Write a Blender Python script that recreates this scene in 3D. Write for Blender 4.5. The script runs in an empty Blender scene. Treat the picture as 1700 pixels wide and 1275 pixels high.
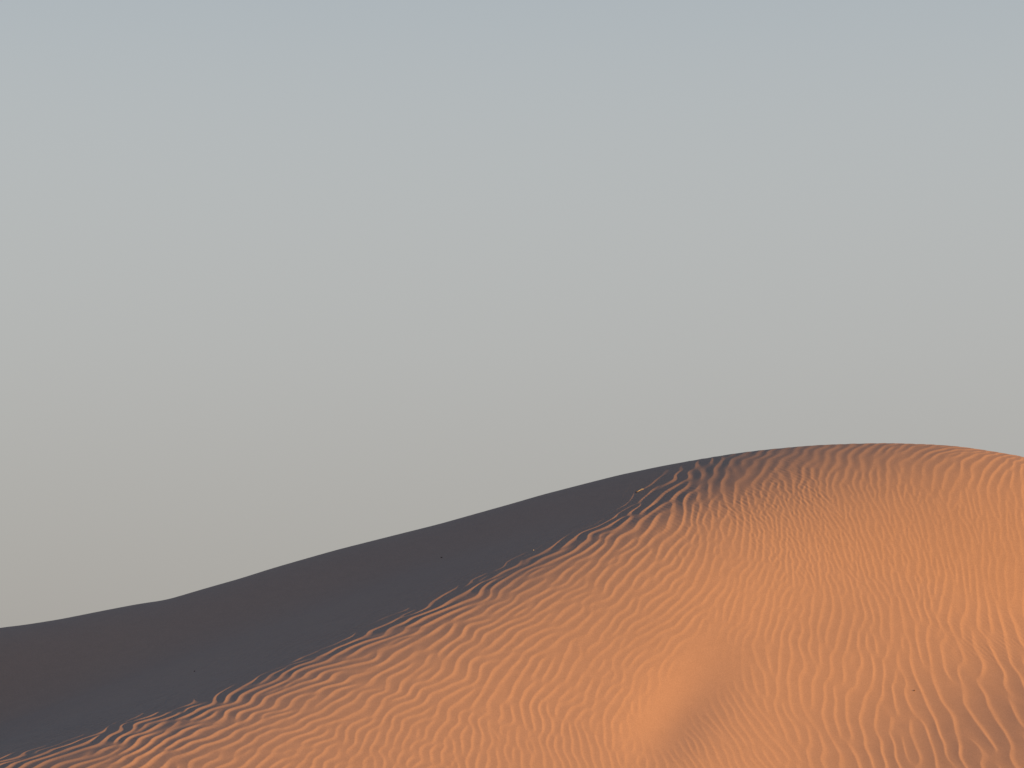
import bpy, bmesh, math, random
import numpy as np

# ------------------------------------------------------------------ camera, sky, sun, exposure
W_PX, H_PX, F_PX = 1700.0, 1275.0, 4373.0
PITCH = math.atan((1300.0 - H_PX / 2) / F_PX)          # the true horizon lies just under the frame
SUN_ELEV = math.radians(5.2)
SUN_AZ = math.radians(-19.0)                            # from +x (right), negative = towards the camera

VEIL_GAIN = 5.05

scene = bpy.context.scene
cam_d = bpy.data.cameras.new('camera')
cam_d.sensor_width = 36.0
cam_d.lens = 36.0 * F_PX / W_PX
cam_d.clip_start = 0.1
cam_d.clip_end = 20000.0
cam = bpy.data.objects.new('camera', cam_d)
scene.collection.objects.link(cam)
cam.location = (0, 0, 0)
cam.rotation_euler = (math.radians(90) + PITCH, 0, 0)
scene.camera = cam

sun_vec = (math.cos(SUN_ELEV) * math.cos(SUN_AZ), math.cos(SUN_ELEV) * math.sin(SUN_AZ), math.sin(SUN_ELEV))

world = bpy.data.worlds.new('World')
scene.world = world
world.use_nodes = True
nt = world.node_tree
nt.nodes.clear()
out = nt.nodes.new('ShaderNodeOutputWorld')
bg = nt.nodes.new('ShaderNodeBackground')
sky = nt.nodes.new('ShaderNodeTexSky')
sky.sky_type = 'NISHITA'
sky.sun_disc = False
sky.sun_elevation = SUN_ELEV
sky.sun_rotation = math.pi / 2 - SUN_AZ                 # clockwise from +y
sky.altitude = 300.0
sky.air_density = 1.0
sky.dust_density = 4.0
sky.ozone_density = 1.0
bg.inputs['Strength'].default_value = 0.1
# dust-laden air: a grey veil that thins towards a clear blue zenith, over the clear-air sky
tc = nt.nodes.new('ShaderNodeTexCoord')
sep = nt.nodes.new('ShaderNodeSeparateXYZ')
nt.links.new(tc.outputs['Generated'], sep.inputs['Vector'])
ramp = nt.nodes.new('ShaderNodeValToRGB')
ramp.color_ramp.interpolation = 'B_SPLINE'
VEIL = [(0.0, (.375, .355, .335)), (0.07, (.395, .380, .365)), (0.16, (.46, .453, .442)), (0.28, (.48, .513, .522)),
        (0.42, (.24, .32, .42)), (0.65, (.088, .19, .38)), (1.0, (.055, .15, .35))]
el = ramp.color_ramp.elements
while len(el) < len(VEIL):
    el.new(0.5)
for e_, (p_, c_) in zip(el, VEIL):
    e_.position = p_
    e_.color = (*c_, 1)
nt.links.new(sep.outputs['Z'], ramp.inputs['Fac'])
vs = nt.nodes.new('ShaderNodeVectorMath'); vs.operation = 'SCALE'; vs.inputs['Scale'].default_value = VEIL_GAIN
nt.links.new(ramp.outputs['Color'], vs.inputs[0])
ns = nt.nodes.new('ShaderNodeVectorMath'); ns.operation = 'SCALE'; ns.inputs['Scale'].default_value = 0.12
nt.links.new(sky.outputs['Color'], ns.inputs[0])
ad = nt.nodes.new('ShaderNodeVectorMath'); ad.operation = 'ADD'
nt.links.new(vs.outputs['Vector'], ad.inputs[0])
nt.links.new(ns.outputs['Vector'], ad.inputs[1])
nt.links.new(ad.outputs['Vector'], bg.inputs['Color'])
nt.links.new(bg.outputs['Background'], out.inputs['Surface'])

sun_d = bpy.data.lights.new('sun', 'SUN')
sun_d.energy = 4.75
sun_d.angle = math.radians(0.53)
sun_d.color = (1.0, 0.545, 0.185)
sun = bpy.data.objects.new('sun', sun_d)
scene.collection.objects.link(sun)
from mathutils import Vector
sun.rotation_euler = Vector(sun_vec).to_track_quat('Z', 'Y').to_euler()
sun.location = (30, -20, 20)

scene.view_settings.view_transform = 'Standard'
scene.view_settings.look = 'None'
scene.view_settings.exposure = 0.9
scene.view_settings.gamma = 1.0
scene.view_settings.use_curve_mapping = False

# ------------------------------------------------------------------ terrain maths (metres, camera at the origin)
rng = np.random.default_rng(11)


def px_to_uv(X, Y):
    X = np.asarray(X, float); Y = np.asarray(Y, float)
    xc = (X - W_PX / 2) / F_PX
    yc = (H_PX / 2 - Y) / F_PX
    dy = math.cos(PITCH) - yc * math.sin(PITCH)
    dz = math.sin(PITCH) + yc * math.cos(PITCH)
    return xc / dy * F_PX, dz / dy * F_PX


def uv_to_px(U, V):
    u = U / F_PX; v = V / F_PX
    depth = math.cos(PITCH) + v * math.sin(PITCH)
    up = -math.sin(PITCH) + v * math.cos(PITCH)
    return W_PX / 2 + F_PX * u / depth, H_PX / 2 - F_PX * up / depth


def smooth(a, s):
    n = int(s * 3) + 1
    k = np.exp(-0.5 * (np.arange(-n, n + 1) / s) ** 2)
    k /= k.sum()
    p = np.concatenate([2 * a[0] - a[n:0:-1], a, 2 * a[-1] - a[-2:-n - 2:-1]])
    return np.convolve(p, k, 'valid')


def sstep(a, b, x):
    t = np.clip((x - a) / (b - a), 0, 1)
    return t * t * (3 - 2 * t)


# the crest as it stands against the sky: bearing and rise
SKY_PTS = [(-1500, 1370), (-900, 1232), (-500, 1142), (-200, 1080), (0, 1042), (40, 1037.5), (100, 1028), (170, 1014),
           (230, 1002.5), (276, 996), (340, 977), (400, 960), (450, 944), (500, 929.5), (560, 912.5), (649, 890),
           (729, 870), (800, 850), (850, 836), (899, 821.6), (969, 803.5), (1026, 789), (1094, 774.6), (1150, 764.3),
           (1200, 756), (1223, 752.4), (1269, 746.7), (1329, 741), (1368, 738.4), (1420, 736.5), (1475, 735.6),
           (1550, 738), (1590, 741), (1629, 746.5), (1673, 753.5), (1700, 758.5), (1800, 782), (2000, 842),
           (2300, 940), (2700, 1050), (3200, 1120)]
TERM_PTS = [(2600, 560), (1900, 640), (1500, 690), (1240, 752), (1150, 812), (1060, 857), (960, 900), (800, 970), (620, 1042), (400, 1108), (200, 1152),
            (0, 1186), (-200, 1228), (-500, 1310), (-800, 1410), (-1100, 1600)]
UG = np.arange(-2400.0, 2401.0, 6.0)
su, sv = px_to_uv([p[0] for p in SKY_PTS], [p[1] for p in SKY_PTS])
V_SKY = smooth(np.interp(UG, su, sv), 1.9)
DC = 43.0                                              # distance of the crest
TAU = np.linspace(0.0, 1.75, 351)
tx, ty = px_to_uv([p[0] for p in TERM_PTS], [p[1] for p in TERM_PTS])
u_t = (1240.0 - 850.0) - TAU * 1240.0
v_t = np.interp(-u_t, -tx, ty)
v_t = smooth(v_t, 8)
v_t += (np.interp(u_t[0], UG, V_SKY) - v_t[0]) * (1 - sstep(0, 0.25, TAU))
S_SKY = np.gradient(V_SKY, UG)

THR, GL, GR = 0.12, 0.37, -0.305


def macro_table():
    xi = UG[None, :] - u_t[:, None]
    thr = THR + 0.01 * TAU[:, None]
    g = np.where(xi < 0, thr + (GL - thr) * (1 - np.exp(np.minimum(xi, 0) / 200.0)),
                 thr - (thr - GR) * (1 - np.exp(-np.maximum(xi, 0) / 205.0)))
    # far beyond the frame the flanks ease off
    g = g * (1 - sstep(1100, 2300, UG)[None, :] * 0.7)
    w = sstep(0.0, 0.21, TAU)[:, None]
    g = S_SKY[None, :] * (1 - w) + g * w
    C = np.concatenate([np.zeros((len(TAU), 1)), np.cumsum((g[:, 1:] + g[:, :-1]) * 0.5 * 6.0, axis=1)], axis=1)
    V = np.empty_like(C)
    for i in range(len(TAU)):
        V[i] = C[i] - np.interp(u_t[i], UG, C[i]) + v_t[i]
    # the topmost contour is the skyline itself and every contour stays below the one behind it
    a = V_SKY[None, :] - V
    b = 170.0 * TAU[:, None]
    V = V_SKY[None, :] - 0.5 * (a + b + np.sqrt((a - b) ** 2 + (120.0 * TAU[:, None]) ** 2))
    X, Y = uv_to_px(UG[None, :], V)
    # smooth hollow between the left flank and the right flank
    ax, ay, bx, by = 1054.0, 1262.0, 1232.0, 1042.0
    L = math.hypot(bx - ax, by - ay)
    al = ((X - ax) * (bx - ax) + (Y - ay) * (by - ay)) / L
    sx = X - (ax + (Y - ay) * (bx - ax) / (by - ay))
    env = sstep(-60, 90, al) * (1 - sstep(L - 190, L + 20, al))
    V = V - 8.2 * env * np.exp(-(sx / 72.0) ** 2)
    # right foot of the dune swings back towards the left
    lo = sstep(1010, 1340, Y)
    V = V + lo * 96.0 * sstep(1290, 2000, X)
    V = V - 6.0 * np.exp(-(((X - 1330) / 150) ** 2 + ((Y - 1010) / 70) ** 2))
    return V


V_TAB = macro_table()
R0, DM = 2.6, 10.3


def tau_to_d(t):
    return DC - np.sqrt((DM * t + R0) ** 2 - R0 * R0)


def d_to_tau(d):
    dl = np.maximum(DC - d, 0.0)
    return (np.sqrt(dl * dl + R0 * R0) - R0) / DM


GROUND_Z = -2.2


def macro_z(U, d):
    """height of the bare dune (no ripples) at bearing U (px) and distance d (m)"""
    U = np.clip(U, UG[0] + 1, UG[-1] - 1)
    t = np.clip(d_to_tau(d), 0, TAU[-1] - 1e-6)
    fi = t / (TAU[1] - TAU[0]); i0 = np.floor(fi).astype(int); i0 = np.minimum(i0, len(TAU) - 2); fi = fi - i0
    fj = (U - UG[0]) / 6.0; j0 = np.floor(fj).astype(int); fj = fj - j0
    v = (V_TAB[i0, j0] * (1 - fj) + V_TAB[i0, j0 + 1] * fj) * (1 - fi) + \
        (V_TAB[i0 + 1, j0] * (1 - fj) + V_TAB[i0 + 1, j0 + 1] * fj) * fi
    z = v / F_PX * d
    back = np.maximum(d - DC, 0.0)
    z = z - 0.62 * (np.sqrt(back * back + 4.0) - 2.0) + v / F_PX * (-back) * 0.0
    z = z - sstep(60, 78, d) * 14.0
    return z


# ------------------------------------------------------------------ wind ripples: orientation-steered phase field
CELL = 0.016
XG = -9.6 + CELL * np.arange(1200)
YG = 27.0 + CELL * np.arange(1152)
gx, gy = np.meshgrid(XG, YG)
gU = gx / gy * F_PX
gz = macro_z(gU, gy)
gX, gY = uv_to_px(gU, gz / gy * F_PX)
back = gy > DC
gY = np.where(back, gY - 0.0, gY)

# control points: px x, px y, crest-normal angle (deg), wavelength (m), radius px
CTRL = [(60, 1230, -31, .20), (300, 1180, -30, .20), (560, 1090, -31, .20), (760, 1000, -33, .19), (960, 910, -33, .18),
        (1100, 830, -18, .20), (1230, 780, -4, .205), (1400, 765, -8, .20), (1560, 770, -14, .18), (1680, 790, -2, .165),
        (250, 1250, -22, .165), (480, 1200, -23, .155), (620, 1250, -8, .125), (700, 1130, -26, .15), (850, 1050, -31, .15),
        (1000, 960, -32, .155), (850, 1230, -2, .122), (960, 1150, -18, .13), (1040, 1060, -30, .135), (1150, 950, -28, .13),
        (1180, 860, -10, .11), (1300, 850, 14, .088), (1400, 830, 18, .092), (1500, 860, 16, .10), (1620, 860, 10, .115),
        (1380, 920, 8, .092), (1520, 960, 3, .11), (1660, 960, 1, .125), (1250, 1000, -8, .10), (1400, 1040, 0, .125),
        (1560, 1060, 3, .16), (1680, 1070, 10, .235), (1240, 1130, 12, .14), (1330, 1130, 6, .135), (1440, 1150, 3, .16),
        (1560, 1170, 13, .25), (1670, 1180, 19, .29), (1150, 1245, 26, .12), (1250, 1220, 20, .15), (1370, 1230, 12, .18),
        (1480, 1240, 15, .24), (1640, 1260, 19, .285), (1000, 1240, 8, .118)]
sw = np.zeros_like(gX); sa = np.zeros_like(gX); sl = np.zeros_like(gX)
for (cx, cy, ca, cl) in CTRL:
    w = 1.0 / ((((gX - cx) / 75.0) ** 2 + ((gY - cy) / 52.0) ** 2) ** 2.0 + 0.25)
    sw += w; sa += w * ca; sl += w * math.log(cl)
ALPHA = np.radians(sa / sw) - np.arctan(gx / gy)
LOGL = sl / sw
del sw, sa, sl


def gnoise(shape, sx, sy, seed):
    r = np.random.default_rng(seed)
    n = r.standard_normal(shape)
    kx = np.fft.rfftfreq(shape[1]) * 2 * np.pi
    ky = np.fft.fftfreq(shape[0]) * 2 * np.pi
    Fm = np.exp(-0.5 * ((kx[None, :] * sx) ** 2 + (ky[:, None] * sy) ** 2))
    n = np.fft.irfft2(np.fft.rfft2(n) * Fm, shape)
    return n / n.std()


ALPHA = ALPHA + np.radians(5.0) * gnoise(gX.shape, 30, 45, 3) 
LOGL = LOGL + 0.06 * gnoise(gX.shape, 40, 60, 4)


def steer(noise, angles, lams, wa, wl, s_r, s_t):
    Fn = np.fft.fft2(noise)
    kx = (np.fft.fftfreq(gX.shape[1], CELL) * 2 * np.pi)[None, :]
    ky = (np.fft.fftfreq(gX.shape[0], CELL) * 2 * np.pi)[:, None]
    Z = np.zeros(gX.shape, complex)
    for lam in lams:
        k0 = 2 * np.pi / lam
        wl_ = np.exp(-0.5 * ((LOGL - math.log(lam)) / wl) ** 2)
        for a in angles:
            wgt = wl_ * np.exp(-0.5 * ((ALPHA - a) / wa) ** 2)
            if wgt.max() < 0.02:
                continue
            kr = kx * math.cos(a) + ky * math.sin(a) - k0
            kt = -kx * math.sin(a) + ky * math.cos(a)
            G = np.exp(-0.5 * ((kr / (s_r * k0)) ** 2 + (kt / (s_t * k0)) ** 2))
            Z += wgt * np.fft.ifft2(Fn * G)
    return Z


ANG = np.radians(np.arange(-56, 36, 11.0))
LAM = np.exp(np.arange(math.log(.078), math.log(.38), .21))
nz = rng.standard_normal(gX.shape) + 1j * rng.standard_normal(gX.shape)
Z = steer(nz, ANG, LAM, math.radians(9), .17, .16, .13)
Z /= np.abs(Z) + 1e-9
Z = steer(Z, ANG, LAM, math.radians(9), .17, .20, .16)
Z /= np.median(np.abs(Z))
# short, irregular crests where two winds have worked the sand below the summit
nz = rng.standard_normal(gX.shape) + 1j * rng.standard_normal(gX.shape)
Zb = steer(nz, ANG[4:], LAM[:4], math.radians(10), .2, .24, .26)
Zb /= np.median(np.abs(Zb))
mb = 0.9 * np.exp(-(((gX - 1440) / 185) ** 2 + ((gY - 870) / 75) ** 2))
Z = Z * (1 - mb) + Zb * mb
del Zb
AMP = np.abs(Z)

# sinuous crests


def gnoise_rot(shape, ang, sl, ss, seed):
    n = np.random.default_rng(seed).standard_normal(shape)
    kx = np.fft.rfftfreq(shape[1])[None, :] * 2 * np.pi
    ky = np.fft.fftfreq(shape[0])[:, None] * 2 * np.pi
    kl = kx * math.cos(ang) + ky * math.sin(ang)
    ks = -kx * math.sin(ang) + ky * math.cos(ang)
    n = np.fft.irfft2(np.fft.rfft2(n) * np.exp(-0.5 * ((kl * sl) ** 2 + (ks * ss) ** 2)), shape)
    return n / n.std()


BAND = gnoise_rot(gX.shape, math.radians(-20), 20, 9, 41)
WRP1 = gnoise(gX.shape, 8, 10, 21)
WRP2 = gnoise(gX.shape, 8, 10, 22)

# fine secondary ripples
nz2 = rng.standard_normal(gX.shape)
kx = (np.fft.fftfreq(gX.shape[1], CELL) * 2 * np.pi)[None, :]
ky = (np.fft.fftfreq(gX.shape[0], CELL) * 2 * np.pi)[:, None]


def gab(a, lam, sr, st):
    k0 = 2 * np.pi / lam
    kr = kx * math.cos(a) + ky * math.sin(a) - k0
    kt = -kx * math.sin(a) + ky * math.cos(a)
    r = np.fft.ifft2(np.fft.fft2(nz2) * np.exp(-0.5 * ((kr / (sr * k0)) ** 2 + (kt / (st * k0)) ** 2))).real
    return r / r.std()


FINE = gab(math.radians(38), .075, .25, .2)
FINE_MASK = np.clip(0.5 + 0.8 * gnoise(gX.shape, 25, 40, 31), 0, 1)


def bil(A, x, y):
    fx = np.clip((x - XG[0]) / CELL, 0, len(XG) - 1.001); fy = np.clip((y - YG[0]) / CELL, 0, len(YG) - 1.001)
    i = fx.astype(int); j = fy.astype(int); fx = fx - i; fy = fy - j
    return (A[j, i] * (1 - fx) + A[j, i + 1] * fx) * (1 - fy) + (A[j + 1, i] * (1 - fx) + A[j + 1, i + 1] * fx) * fy


def ripple_h(x, y, X, Y):
    left = 1 - sstep(850, 1200, X)
    lam = np.exp(bil(LOGL, x, y))
    bd = bil(BAND, x, y) * (0.009 + 0.012 * left) * lam / 0.15
    wx = x + 0.012 * bil(WRP1, x, y) * lam / 0.15 + bd
    wy = y + 0.016 * bil(WRP2, x, y) * lam / 0.15 - 0.6 * bd
    z = bil(Z, wx, wy)
    amp = bil(AMP, wx, wy)
    t = (np.angle(z) / (2 * np.pi)) % 1.0
    lr = sstep(1330, 1520, X) * sstep(1030, 1130, Y)
    c = 0.66 + 0.10 * lr
    rise = (np.clip(t / c, 0, 1)) ** (1.35 + 0.25 * lr)
    fall = (1 - np.clip((t - c) / (1 - c), 0, 1)) ** 1.7
    h = np.where(t < c, rise, fall) - 0.42
    sft = 0.75 * np.exp(-(((X - 1330) / 190) ** 2 + ((Y - 755) / 45) ** 2))
    h = h * (1 - sft) + sft * 0.42 * np.cos(2 * np.pi * (t - c + 0.05))
    # masks
    inside = sstep(XG[0], XG[0] + 1.0, x) * (1 - sstep(XG[-1] - 1.0, XG[-1], x)) * sstep(YG[0], YG[0] + 1, y) * (1 - sstep(YG[-1] - 1.2, YG[-1], y))
    ax, ay, bx, by = 1052.0, 1246.0, 1220.0, 1044.0
    L = math.hypot(bx - ax, by - ay)
    al = ((X - ax) * (bx - ax) + (Y - ay) * (by - ay)) / L
    s = ((X - ax) * (by - ay) - (Y - ay) * (bx - ax)) / L
    nn = bil(WRP1, x * 0.5, 34 + (y - 34) * 0.5)
    hollow = (1 - sstep(22, 66, -s + 6 * nn)) * sstep(-14, 40, al) * (1 - sstep(L - 60, L + 30, al))
    hollow = hollow * (1 - sstep(20, 46, s + 5 * nn))
    ut, vt = px_to_uv(X, Y)
    term_y = np.interp(X, [-800, -500, -200, 0, 200, 400, 620, 800, 960, 1060, 1110, 1160, 1230, 1500],
                       [1440, 1350, 1280, 1232, 1184, 1112, 1040, 962, 886, 828, 802, 778, 752, 690])
    dsh = term_y - Y                                   # px above the terminator = smooth slip face
    shade = 1 - 0.95 * sstep(4, 52 - 24 * sstep(850, 1060, X), dsh)
    A = (0.034 + 0.022 * (1 - sstep(40, 230, -dsh)) * (1 - sstep(1050, 1250, X)) + 0.006 * lr) * lam * np.clip(amp, 0, 1.15) ** 0.8
    soft = 0.85 + 0.3 * bil(FINE_MASK, x, y)
    A = A * (1 + 0.05 * sstep(1000, 1200, X) * (1 - sstep(900, 1010, Y)))
    A = A * (1 - 0.45 * sstep(1130, 1180, X) * (1 - sstep(1330, 1460, X)) * (1 - sstep(752, 785, Y)))
    h = h * A * soft * (1 - 0.97 * np.clip(hollow, 0, 1)) * shade
    fm = np.exp(-(((X - 1330) / 210) ** 2 + ((Y - 830) / 75) ** 2)) + 0.6 * np.exp(-(((X - 1650) / 90) ** 2 + ((Y - 1080) / 60) ** 2)) + 0.12
    h = h + 0.0014 * bil(FINE, x, y) * bil(FINE_MASK, x, y) * np.clip(fm, 0, 1) * shade * (1 - hollow)
    return h * inside


# ------------------------------------------------------------------ materials
def new_mat(name):
    m = bpy.data.materials.new(name)
    m.use_nodes = True
    n = m.node_tree
    b = n.nodes['Principled BSDF']
    return m, n, b


def sand_material():
    m, n, b = new_mat('sand')
    geo = n.nodes.new('ShaderNodeNewGeometry')
    n1 = n.nodes.new('ShaderNodeTexNoise'); n1.inputs['Scale'].default_value = 0.35; n1.inputs['Detail'].default_value = 4
    n2 = n.nodes.new('ShaderNodeTexNoise'); n2.inputs['Scale'].default_value = 60.0; n2.inputs['Detail'].default_value = 3
    n.links.new(geo.outputs['Position'], n1.inputs['Vector'])
    n.links.new(geo.outputs['Position'], n2.inputs['Vector'])
    mix = n.nodes.new('ShaderNodeMix'); mix.data_type = 'RGBA'
    mix.inputs['A'].default_value = (0.360, 0.232, 0.168, 1)
    mix.inputs['B'].default_value = (0.405, 0.255, 0.178, 1)
    n.links.new(n1.outputs['Fac'], mix.inputs['Factor'])
    mr = n.nodes.new('ShaderNodeMapRange')
    mr.inputs['From Min'].default_value = 0.3; mr.inputs['From Max'].default_value = 0.7
    mr.inputs['To Min'].default_value = 0.90; mr.inputs['To Max'].default_value = 1.10
    n.links.new(n2.outputs['Fac'], mr.inputs['Value'])
    n4 = n.nodes.new('ShaderNodeTexNoise'); n4.inputs['Scale'].default_value = 5.0; n4.inputs['Detail'].default_value = 6
    n4.inputs['Roughness'].default_value = 0.7
    n.links.new(geo.outputs['Position'], n4.inputs['Vector'])
    m4 = n.nodes.new('ShaderNodeMapRange')
    m4.inputs['From Min'].default_value = 0.3; m4.inputs['From Max'].default_value = 0.7
    m4.inputs['To Min'].default_value = 0.97; m4.inputs['To Max'].default_value = 1.03
    n.links.new(n4.outputs['Fac'], m4.inputs['Value'])
    mm = n.nodes.new('ShaderNodeMath'); mm.operation = 'MULTIPLY'
    n.links.new(mr.outputs['Result'], mm.inputs[0]); n.links.new(m4.outputs['Result'], mm.inputs[1])
    sc = n.nodes.new('ShaderNodeVectorMath'); sc.operation = 'SCALE'
    n.links.new(mix.outputs['Result'], sc.inputs[0])
    n.links.new(mm.outputs['Value'], sc.inputs['Scale'])
    n.links.new(sc.outputs['Vector'], b.inputs['Base Color'])
    b.inputs['Roughness'].default_value = 0.95
    b.inputs['Specular IOR Level'].default_value = 0.1
    n3 = n.nodes.new('ShaderNodeTexNoise'); n3.inputs['Scale'].default_value = 110.0; n3.inputs['Detail'].default_value = 2
    n.links.new(geo.outputs['Position'], n3.inputs['Vector'])
    bp = n.nodes.new('ShaderNodeBump'); bp.inputs['Strength'].default_value = 0.25; bp.inputs['Distance'].default_value = 0.002
    n.links.new(n3.outputs['Fac'], bp.inputs['Height'])
    n.links.new(bp.outputs['Normal'], b.inputs['Normal'])
    return m


SAND = sand_material()


def grid_mesh(name, P, mat):
    """P: (rows, cols, 3) array -> one smooth-shaded mesh object"""
    r, c = P.shape[:2]
    me = bpy.data.meshes.new(name)
    idx = np.arange(r * c, dtype=np.int32).reshape(r, c)
    q = np.stack([idx[:-1, :-1], idx[:-1, 1:], idx[1:, 1:], idx[1:, :-1]], axis=-1).reshape(-1)
    nq = (r - 1) * (c - 1)
    me.vertices.add(r * c)
    me.vertices.foreach_set('co', P.reshape(-1).astype(np.float32))
    me.loops.add(nq * 4)
    me.loops.foreach_set('vertex_index', q)
    me.polygons.add(nq)
    me.polygons.foreach_set('loop_start', np.arange(0, nq * 4, 4, dtype=np.int32))
    me.polygons.foreach_set('use_smooth', np.ones(nq, dtype=bool))
    me.update(calc_edges=True)
    me.materials.append(mat)
    o = bpy.data.objects.new(name, me)
    scene.collection.objects.link(o)
    return o


# ------------------------------------------------------------------ the dune
cols = np.concatenate([np.linspace(-2380, -1080, 45)[:-1], np.linspace(-1080, -890, 50)[:-1], np.linspace(-890, 890, 1460)[:-1],
                       np.linspace(890, 1080, 50)[:-1], np.linspace(1080, 2380, 45)])
rows = np.concatenate([np.linspace(19.0, 27.5, 40)[:-1], np.linspace(27.5, 43.6, 740)[:-1], np.linspace(43.6, 46.5, 40)[:-1],
                       np.linspace(46.5, 80.0, 50)])
U2, D2 = np.meshgrid(cols, rows)
x2 = U2 / F_PX * D2
z2 = macro_z(U2, D2)
X2, Y2 = uv_to_px(U2, z2 / D2 * F_PX)
z2 = z2 + ripple_h(x2, D2, X2, Y2)
# near edge dips into the plain
z2 = z2 - sstep(26.0, 19.0, D2) * 0.0
nearf = 1 - sstep(19.0, 25.5, D2)
z2 = z2 * (1 - nearf) + (GROUND_Z - 0.5) * nearf
dune = grid_mesh('sand_dune', np.stack([x2, D2, z2], axis=-1), SAND)
dune['kind'] = 'structure'
dune['label'] = 'orange sand dune covered with wind ripples, left flank in shade'

# ------------------------------------------------------------------ plain round the dune, out to the horizon
rr = np.concatenate([[0.5], np.geomspace(4, 9000, 70)])
aa = np.linspace(0, 2 * np.pi, 97)
RR, AA = np.meshgrid(rr, aa, indexing='ij')
gzz = GROUND_Z + 0.10 * np.sin(RR * np.cos(AA) * .31 + 1.0) * np.sin(RR * np.sin(AA) * .23) * np.clip(RR / 30, 0, 1)
ground = grid_mesh('ground', np.stack([RR * np.cos(AA), RR * np.sin(AA), gzz], axis=-1), SAND)
ground['kind'] = 'structure'
ground['label'] = 'flat sandy desert plain round the foot of the dune'


# ------------------------------------------------------------------ small things lying on the sand
def full_z(x, y):
    x = np.atleast_1d(np.asarray(x, float)); y = np.atleast_1d(np.asarray(y, float))
    U = x / y * F_PX
    z = macro_z(U, y)
    X, Y = uv_to_px(U, z / y * F_PX)
    return z + ripple_h(x, y, X, Y)


def on_sand(X, Y):
    """where the line of sight through a pixel of the photograph meets the sand"""
    U, V = px_to_uv(X, Y)
    d = np.arange(27.0, 43.0, 0.004)
    z = full_z(U / F_PX * d, d)
    i = int(np.argmax(z / d * F_PX >= V))
    return Vector((U / F_PX * d[i], d[i], z[i]))


def plain_mat(name, c0, c1, scale, rough):
    m, n, b = new_mat(name)
    tc_ = n.nodes.new('ShaderNodeTexCoord')
    t = n.nodes.new('ShaderNodeTexNoise'); t.inputs['Scale'].default_value = scale; t.inputs['Detail'].default_value = 4
    n.links.new(tc_.outputs['Object'], t.inputs['Vector'])
    mx = n.nodes.new('ShaderNodeMix'); mx.data_type = 'RGBA'
    mx.inputs['A'].default_value = (*c0, 1); mx.inputs['B'].default_value = (*c1, 1)
    n.links.new(t.outputs['Fac'], mx.inputs['Factor'])
    n.links.new(mx.outputs['Result'], b.inputs['Base Color'])
    b.inputs['Roughness'].default_value = rough
    return m


M_DARK = plain_mat('dark_stone', (.09, .065, .05), (.14, .10, .075), 60, .8)
M_RED = plain_mat('brown_stone', (.14, .075, .04), (.20, .105, .06), 60, .8)
M_PALE = plain_mat('pale_stone', (.42, .36, .28), (.55, .47, .38), 60, .8)
M_STRAW = plain_mat('dry_straw', (.30, .26, .17), (.42, .36, .24), 80, .7)
M_BARK = plain_mat('dark_root', (.05, .035, .025), (.10, .07, .05), 80, .8)


def stone(X, Y, size, mat, label, seed):
    r = random.Random(seed)
    bm = bmesh.new()
    bmesh.ops.create_icosphere(bm, subdivisions=2, radius=1.0)
    ax = [Vector((r.uniform(-1, 1), r.uniform(-1, 1), r.uniform(-1, 1))).normalized() for _ in range(7)]
    cut = [r.uniform(.62, .85) for _ in ax]
    for v in bm.verts:
        for a, c in zip(ax, cut):
            k = v.co.dot(a) - c
            if k > 0:
                v.co -= a * k * .9
        v.co *= 1 + r.uniform(-.04, .04)
        v.co = Vector((v.co.x * size * .5, v.co.y * size * .42, v.co.z * size * .34))
    me = bpy.data.meshes.new('stone'); bm.to_mesh(me); bm.free()
    me.materials.append(mat)
    o = bpy.data.objects.new('stone', me)
    p = on_sand(X, Y)
    o.location = p + Vector((0, 0, size * .17))
    o.rotation_euler = (0, 0, r.uniform(0, 6.28))
    o['label'] = label; o['category'] = 'stone'; o['group'] = 'small stones scattered on the dune'
    scene.collection.objects.link(o)
    return o


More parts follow.
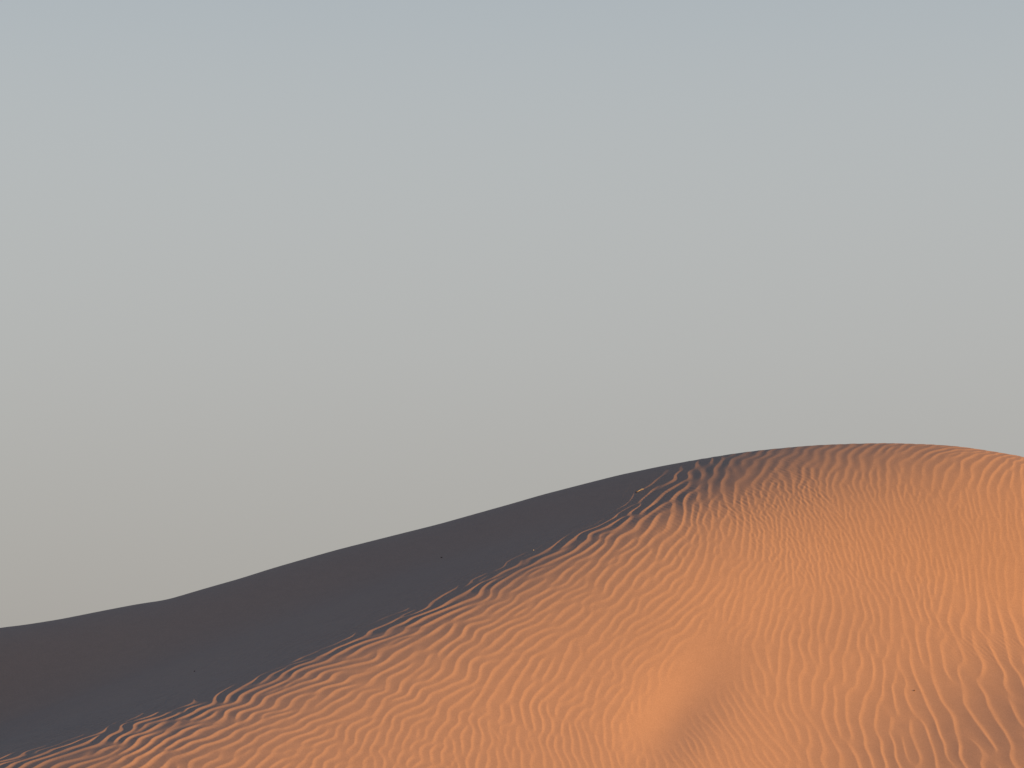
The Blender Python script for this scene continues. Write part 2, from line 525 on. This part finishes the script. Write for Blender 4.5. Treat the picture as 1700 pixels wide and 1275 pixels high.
def tube(bm, pts, radii, seg=7):
    rings = []
    for i, p in enumerate(pts):
        t = (pts[min(i + 1, len(pts) - 1)] - pts[max(i - 1, 0)]).normalized()
        a = t.orthogonal().normalized(); b = t.cross(a)
        rings.append([bm.verts.new(p + (a * math.cos(q) + b * math.sin(q)) * radii[i]) for q in [2 * math.pi * k / seg for k in range(seg)]])
    for r0, r1 in zip(rings, rings[1:]):
        for k in range(seg):
            bm.faces.new((r0[k], r0[(k + 1) % seg], r1[(k + 1) % seg], r1[k]))
    bm.faces.new(rings[0][::-1]); bm.faces.new(rings[-1])


def part(name, pts, radii, mat, parent):
    bm = bmesh.new(); tube(bm, pts, radii)
    me = bpy.data.meshes.new(name); bm.to_mesh(me); bm.free()
    for f in me.polygons:
        f.use_smooth = True
    me.materials.append(mat)
    o = bpy.data.objects.new(name, me); scene.collection.objects.link(o); o.parent = parent
    return o


p0 = on_sand(1058, 817)
p1 = on_sand(1071, 811.5)
twig = bpy.data.objects.new('twig', None)
scene.collection.objects.link(twig)
twig.location = p0
twig['label'] = 'dry straw-coloured twig lying on the shaded slope near the crest'
twig['category'] = 'twig'
run = Vector((p1.x - p0.x, p1.y - p0.y, 0)).normalized()
ln = 0.125
pts, rad = [], []
for k in range(9):
    t = k / 8
    q = Vector((run.x * ln * t, run.y * ln * t, 0))
    q += Vector((-run.y, run.x, 0)) * .006 * math.sin(t * 5)
    gz0 = float(full_z(p0.x + q.x, p0.y + q.y)[0]) - p0.z
    q.z = gz0 + .004 + .006 * math.sin(t * 2.6)
    pts.append(q); rad.append(.0075 * (1 - .55 * t))
part('stem', pts, rad, M_STRAW, twig)
sd = Vector((-run.y, run.x, 0))
part('side_shoot', [pts[5], pts[5] + run * .02 + sd * .012 + Vector((0, 0, .014)), pts[5] + run * .042 + sd * .02 + Vector((0, 0, .024))],
     [.004, .003, .0018], M_STRAW, twig)
part('root_end', [pts[0] + run * .002, pts[0] - run * .014 + Vector((0, 0, -.002)), pts[0] - run * .03 + Vector((0, 0, -.008))],
     [.009, .011, .007], M_BARK, twig)

stone(733, 926, .034, M_DARK, 'dark stone alone in the middle of the shaded slope', 1)
stone(885.5, 914, .022, M_PALE, 'pale speck of stone in shade just above the lit ripples', 2)
stone(1518, 1147, .028, M_RED, 'brown stone between sunlit ripples at the lower right', 3)
stone(323, 1115, .028, M_DARK, 'dark stone in shade low on the left flank, near the ripples', 4)
